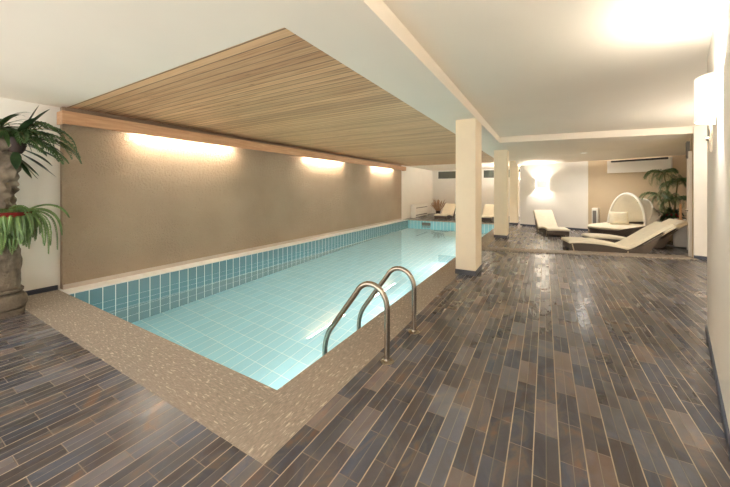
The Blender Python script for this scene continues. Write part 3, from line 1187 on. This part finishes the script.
stack(rr).build('carved_shaft', 'stone', sp_, smooth=True)
kn = [sq_ring(.02 + .16 * math.sin(PI * (k + .5) / 14) ** .6, 1.66 + .24 * k / 13, amp=.03, seed=5) for k in range(14)]
o_ = stack(kn).build('carved_finial', 'stone', sp_, smooth=True)
o_.location = (.11, .09, 0)
rs_ = MB()
for k in range(9):
    a = 2 * PI * k / 9
    rs_.v.append((.075 * math.cos(a), 0, .075 * math.sin(a)))
ros = MB().lathe([(.08, 0), (.08, .015), (.05, .03), (.045, .018), (.02, .03), (.012, .04)], 8).build('rosette', 'stone', sp_, smooth=True)
ros.location = (.30, .05, .55)
ros.rotation_euler = (0, PI / 2, 0)


# plants: pot on the pillar's shoulder with fronds and broad leaves
def pol(az, el):
    a, e = math.radians(az), math.radians(el)
    return (math.cos(a) * math.cos(e), math.sin(a) * math.cos(e), math.sin(e))


tp = thing('potted_plant', 'leafy potted plant with feathery fronds on top of the stone pillar', 'plant', (-4.82, .93, 1.685))
MB().lathe([(.045, 0.0), (.07, .04), (.085, .12), (.09, .16), (.075, .165)], 20).build('pot', 'pot_brown', tp, smooth=True)
lf, sm_ = MB(), MB()
for az, el, ln, dr_, ll in ((62, 34, .62, 2.0, .15), (80, 20, .60, 1.6, .14), (70, 55, .62, 2.6, .15), (50, 5, .48, 1.8, .13), (95, 40, .58, 2.4, .14), (75, -5, .46, 1.2, .12),
                            (20, 18, .40, 2.2, .12), (105, 15, .45, 2.2, .12), (35, 45, .45, 3.0, .13), (85, 65, .5, 3.2, .13),
                            (-30, 35, .36, 2.0, .11), (0, 40, .38, 3.0, .12), (130, 45, .4, 2.0, .12), (60, 70, .4, 3.5, .12)):
    frond(lf, sm_, (0, 0, .15), pol(az, el), ln, dr_, n=17, ll=ll, lw=.030)
sm_.build('stems', 'bark', tp)
lf.build('fern_fronds', 'leaf_fern', tp)
bl = MB()
for az, el, ln, wd_, dr_, z0 in ((72, 66, .40, .085, -.3, .17), (64, 60, .40, .10, .6, .18), (110, 48, .42, .06, 2.2, .18), (55, -18, .34, .11, .8, .10), (70, -40, .36, .10, .2, .0), (60, -55, .24, .09, -.6, -.05),
                                 (80, -62, .26, .09, -.8, -.05), (35, -10, .30, .09, 1.8, .12), (100, -20, .3, .08, 1.2, .05), (48, -68, .24, .08, -1.4, -.05), (90, -35, .3, .09, .6, 0),
                                 (-10, -40, .28, .08, .6, .02), (20, 55, .34, .07, 2.0, .18), (60, 15, .38, .09, 2.0, .15), (85, 5, .36, .09, 2.0, .15)):
    d = pol(az, el)
    blade(bl, (.05 * d[0], .05 * d[1], z0), d, ln, wd_, dr_)
bl.build('broad_leaves', 'leaf_dark', tp, smooth=True, auto=180)

br = thing('rosette_plant', 'strap leaved green rosette plant crowning the carved pillar, left of the fronds', 'plant', (-4.90, .82, 1.885))
MB().lathe([(.05, 0), (.08, .03), (.09, .06), (.08, .07)], 18).build('pot', 'pot_brown', br, smooth=True)
bl = MB()
for k in range(95):
    a = random.uniform(0, 360)
    d = pol(a, random.uniform(-5, 75))
    blade(bl, (.03 * d[0], .03 * d[1], .05), d, random.uniform(.20, .36), random.uniform(.028, .05), random.uniform(2.5, 6.0))
bl.build('leaves', 'leaf_fern', br, smooth=True, auto=180)

hf = thing('hanging_fern', 'bushy green fern spilling from a dark red bowl on the pillar face', 'plant', (-4.72, .86, .985))
MB().lathe([(.02, .0), (.12, .02), (.17, .06), (.19, .09), (.17, .095), (.10, .085)], 28).build('bowl', 'pot_red', hf, smooth=True)
lf, sm_ = MB(), MB()
for k in range(120):
    frond(lf, sm_, (.02 * random.uniform(-1, 1), .04 * random.uniform(-1, 1) + .02, .07), pol(random.uniform(-110, 130), random.uniform(-20, 65)),
          random.uniform(.26, .44), random.uniform(7, 13.0), n=20, ll=random.uniform(.035, .05), lw=.024, ang=75, stem_r=.003, bend=.2)
for az, el, ln, dr_ in ((62, 34, .46, 4.5), (52, 22, .46, 6.5), (72, 30, .56, 6.0), (42, 10, .42, 7), (66, 12, .52, 7.5), (80, 40, .44, 5.0), (58, 45, .42, 3.0)):
    frond(lf, sm_, (.06, .1, .07), pol(az, el), ln, dr_, n=26, ll=.055, lw=.026, ang=75, stem_r=.003, bend=.2)
sm_.build('stems', 'bark', hf)
lf.build('fronds', 'leaf_light', hf)

# palm in the alcove
pp = thing('potted_palm', 'tall green palm in pale square planter behind the loungers', 'plant', (2.80, 10.76, 0))
MB().add([(sx * a, sy * a, z) for z, a in ((0, .13), (.60, .17)) for sx, sy in ((-1, -1), (1, -1), (1, 1), (-1, 1))],
         [(0, 3, 2, 1), (4, 5, 6, 7)] + [(i, (i + 1) % 4, 4 + (i + 1) % 4, 4 + i) for i in range(4)]).build('planter', 'pot_stone', pp, bevel=.01)
MB().box(-.15, -.15, .595, .15, .15, .61).build('soil', 'soil', pp)
sm_, lf = MB(), MB()
for dx, dy, hh, lean, nf, fl_ in ((0, 0, 1.70, (-.16, -.06), 12, .58), (.05, .03, 1.50, (.04, -.10), 11, .46), (-.05, .02, 1.12, (-.20, -.10), 9, .62), (.0, -.03, 1.05, (.04, -.14), 9, .46)):
    sm_.tube([(dx, dy, .5), (dx + lean[0] * .4, dy + lean[1] * .4, .5 + (hh - .5) * .5), (dx + lean[0], dy + lean[1], hh)], [.022, .016, .012], 7)
    top = (dx + lean[0], dy + lean[1], hh)
    for k in range(nf):
        a = 2 * PI * k / nf + random.uniform(-.3, .3)
        e = math.radians(random.uniform(10, 65))
        ln_ = fl_ * random.uniform(.75, 1.1) * (.55 if math.cos(a) > .5 or math.sin(a) > .6 else 1)
        frond(lf, sm_, top, (math.cos(a) * math.cos(e), math.sin(a) * math.cos(e), math.sin(e)), ln_, random.uniform(3.0, 4.6), n=14, ll=.19, lw=.024, ang=52, stem_r=.006, bend=.6)
sm_.build('stems', 'bark', pp)
lf.build('fronds', 'leaf_palm', pp)
lf = MB()
for k in range(120):
    a = random.uniform(0, 2 * PI)
    e = math.radians(random.uniform(0, 80))
    blade(lf, (random.uniform(-.1, .1), random.uniform(-.1, .1), .61), (math.cos(a) * math.cos(e), math.sin(a) * math.cos(e), math.sin(e)), random.uniform(.28, .55) * (.5 if math.cos(a) > .4 or math.sin(a) > .5 else 1), random.uniform(.04, .07), random.uniform(2, 4.5))
lf.build('undergrowth', 'leaf_dark', pp, smooth=True, auto=180)
for k in range(7):
    a = PI + PI * (k + .5) / 7
    MB().lathe([(.006, -.03), (.032, -.012), (.034, .010), (.008, .03)], 8, (.19 * math.cos(a) - .06, .19 * math.sin(a), random.uniform(.60, .70))).build('flower', 'flower', pp, smooth=True)

# dried reeds by the far wall
rd = thing('reed_bundle', 'fan of dried brown reeds standing at far pool end by heater', 'reeds', (-4.75, 15.55, 0))
MB().lathe([(.09, 0), (.11, .1), (.12, .22), (.10, .23)], 18).build('vase', 'pot_brown', rd, smooth=True)
m = MB()
for k in range(80):
    a = random.uniform(0, 2 * PI)
    r = random.uniform(.05, .46)
    h = random.uniform(.50, .86)
    b = (.05 * math.cos(a), .05 * math.sin(a), .15)
    tpz = (r * math.cos(a), r * .6 * math.sin(a), h)
    mid = tuple((b[i] * .5 + tpz[i] * .5) + (.02 if i == 2 else 0) for i in range(3))
    m.tube([b, mid, tpz], [.006, .007, .012], 5)
m.build('reeds', 'reed', rd)
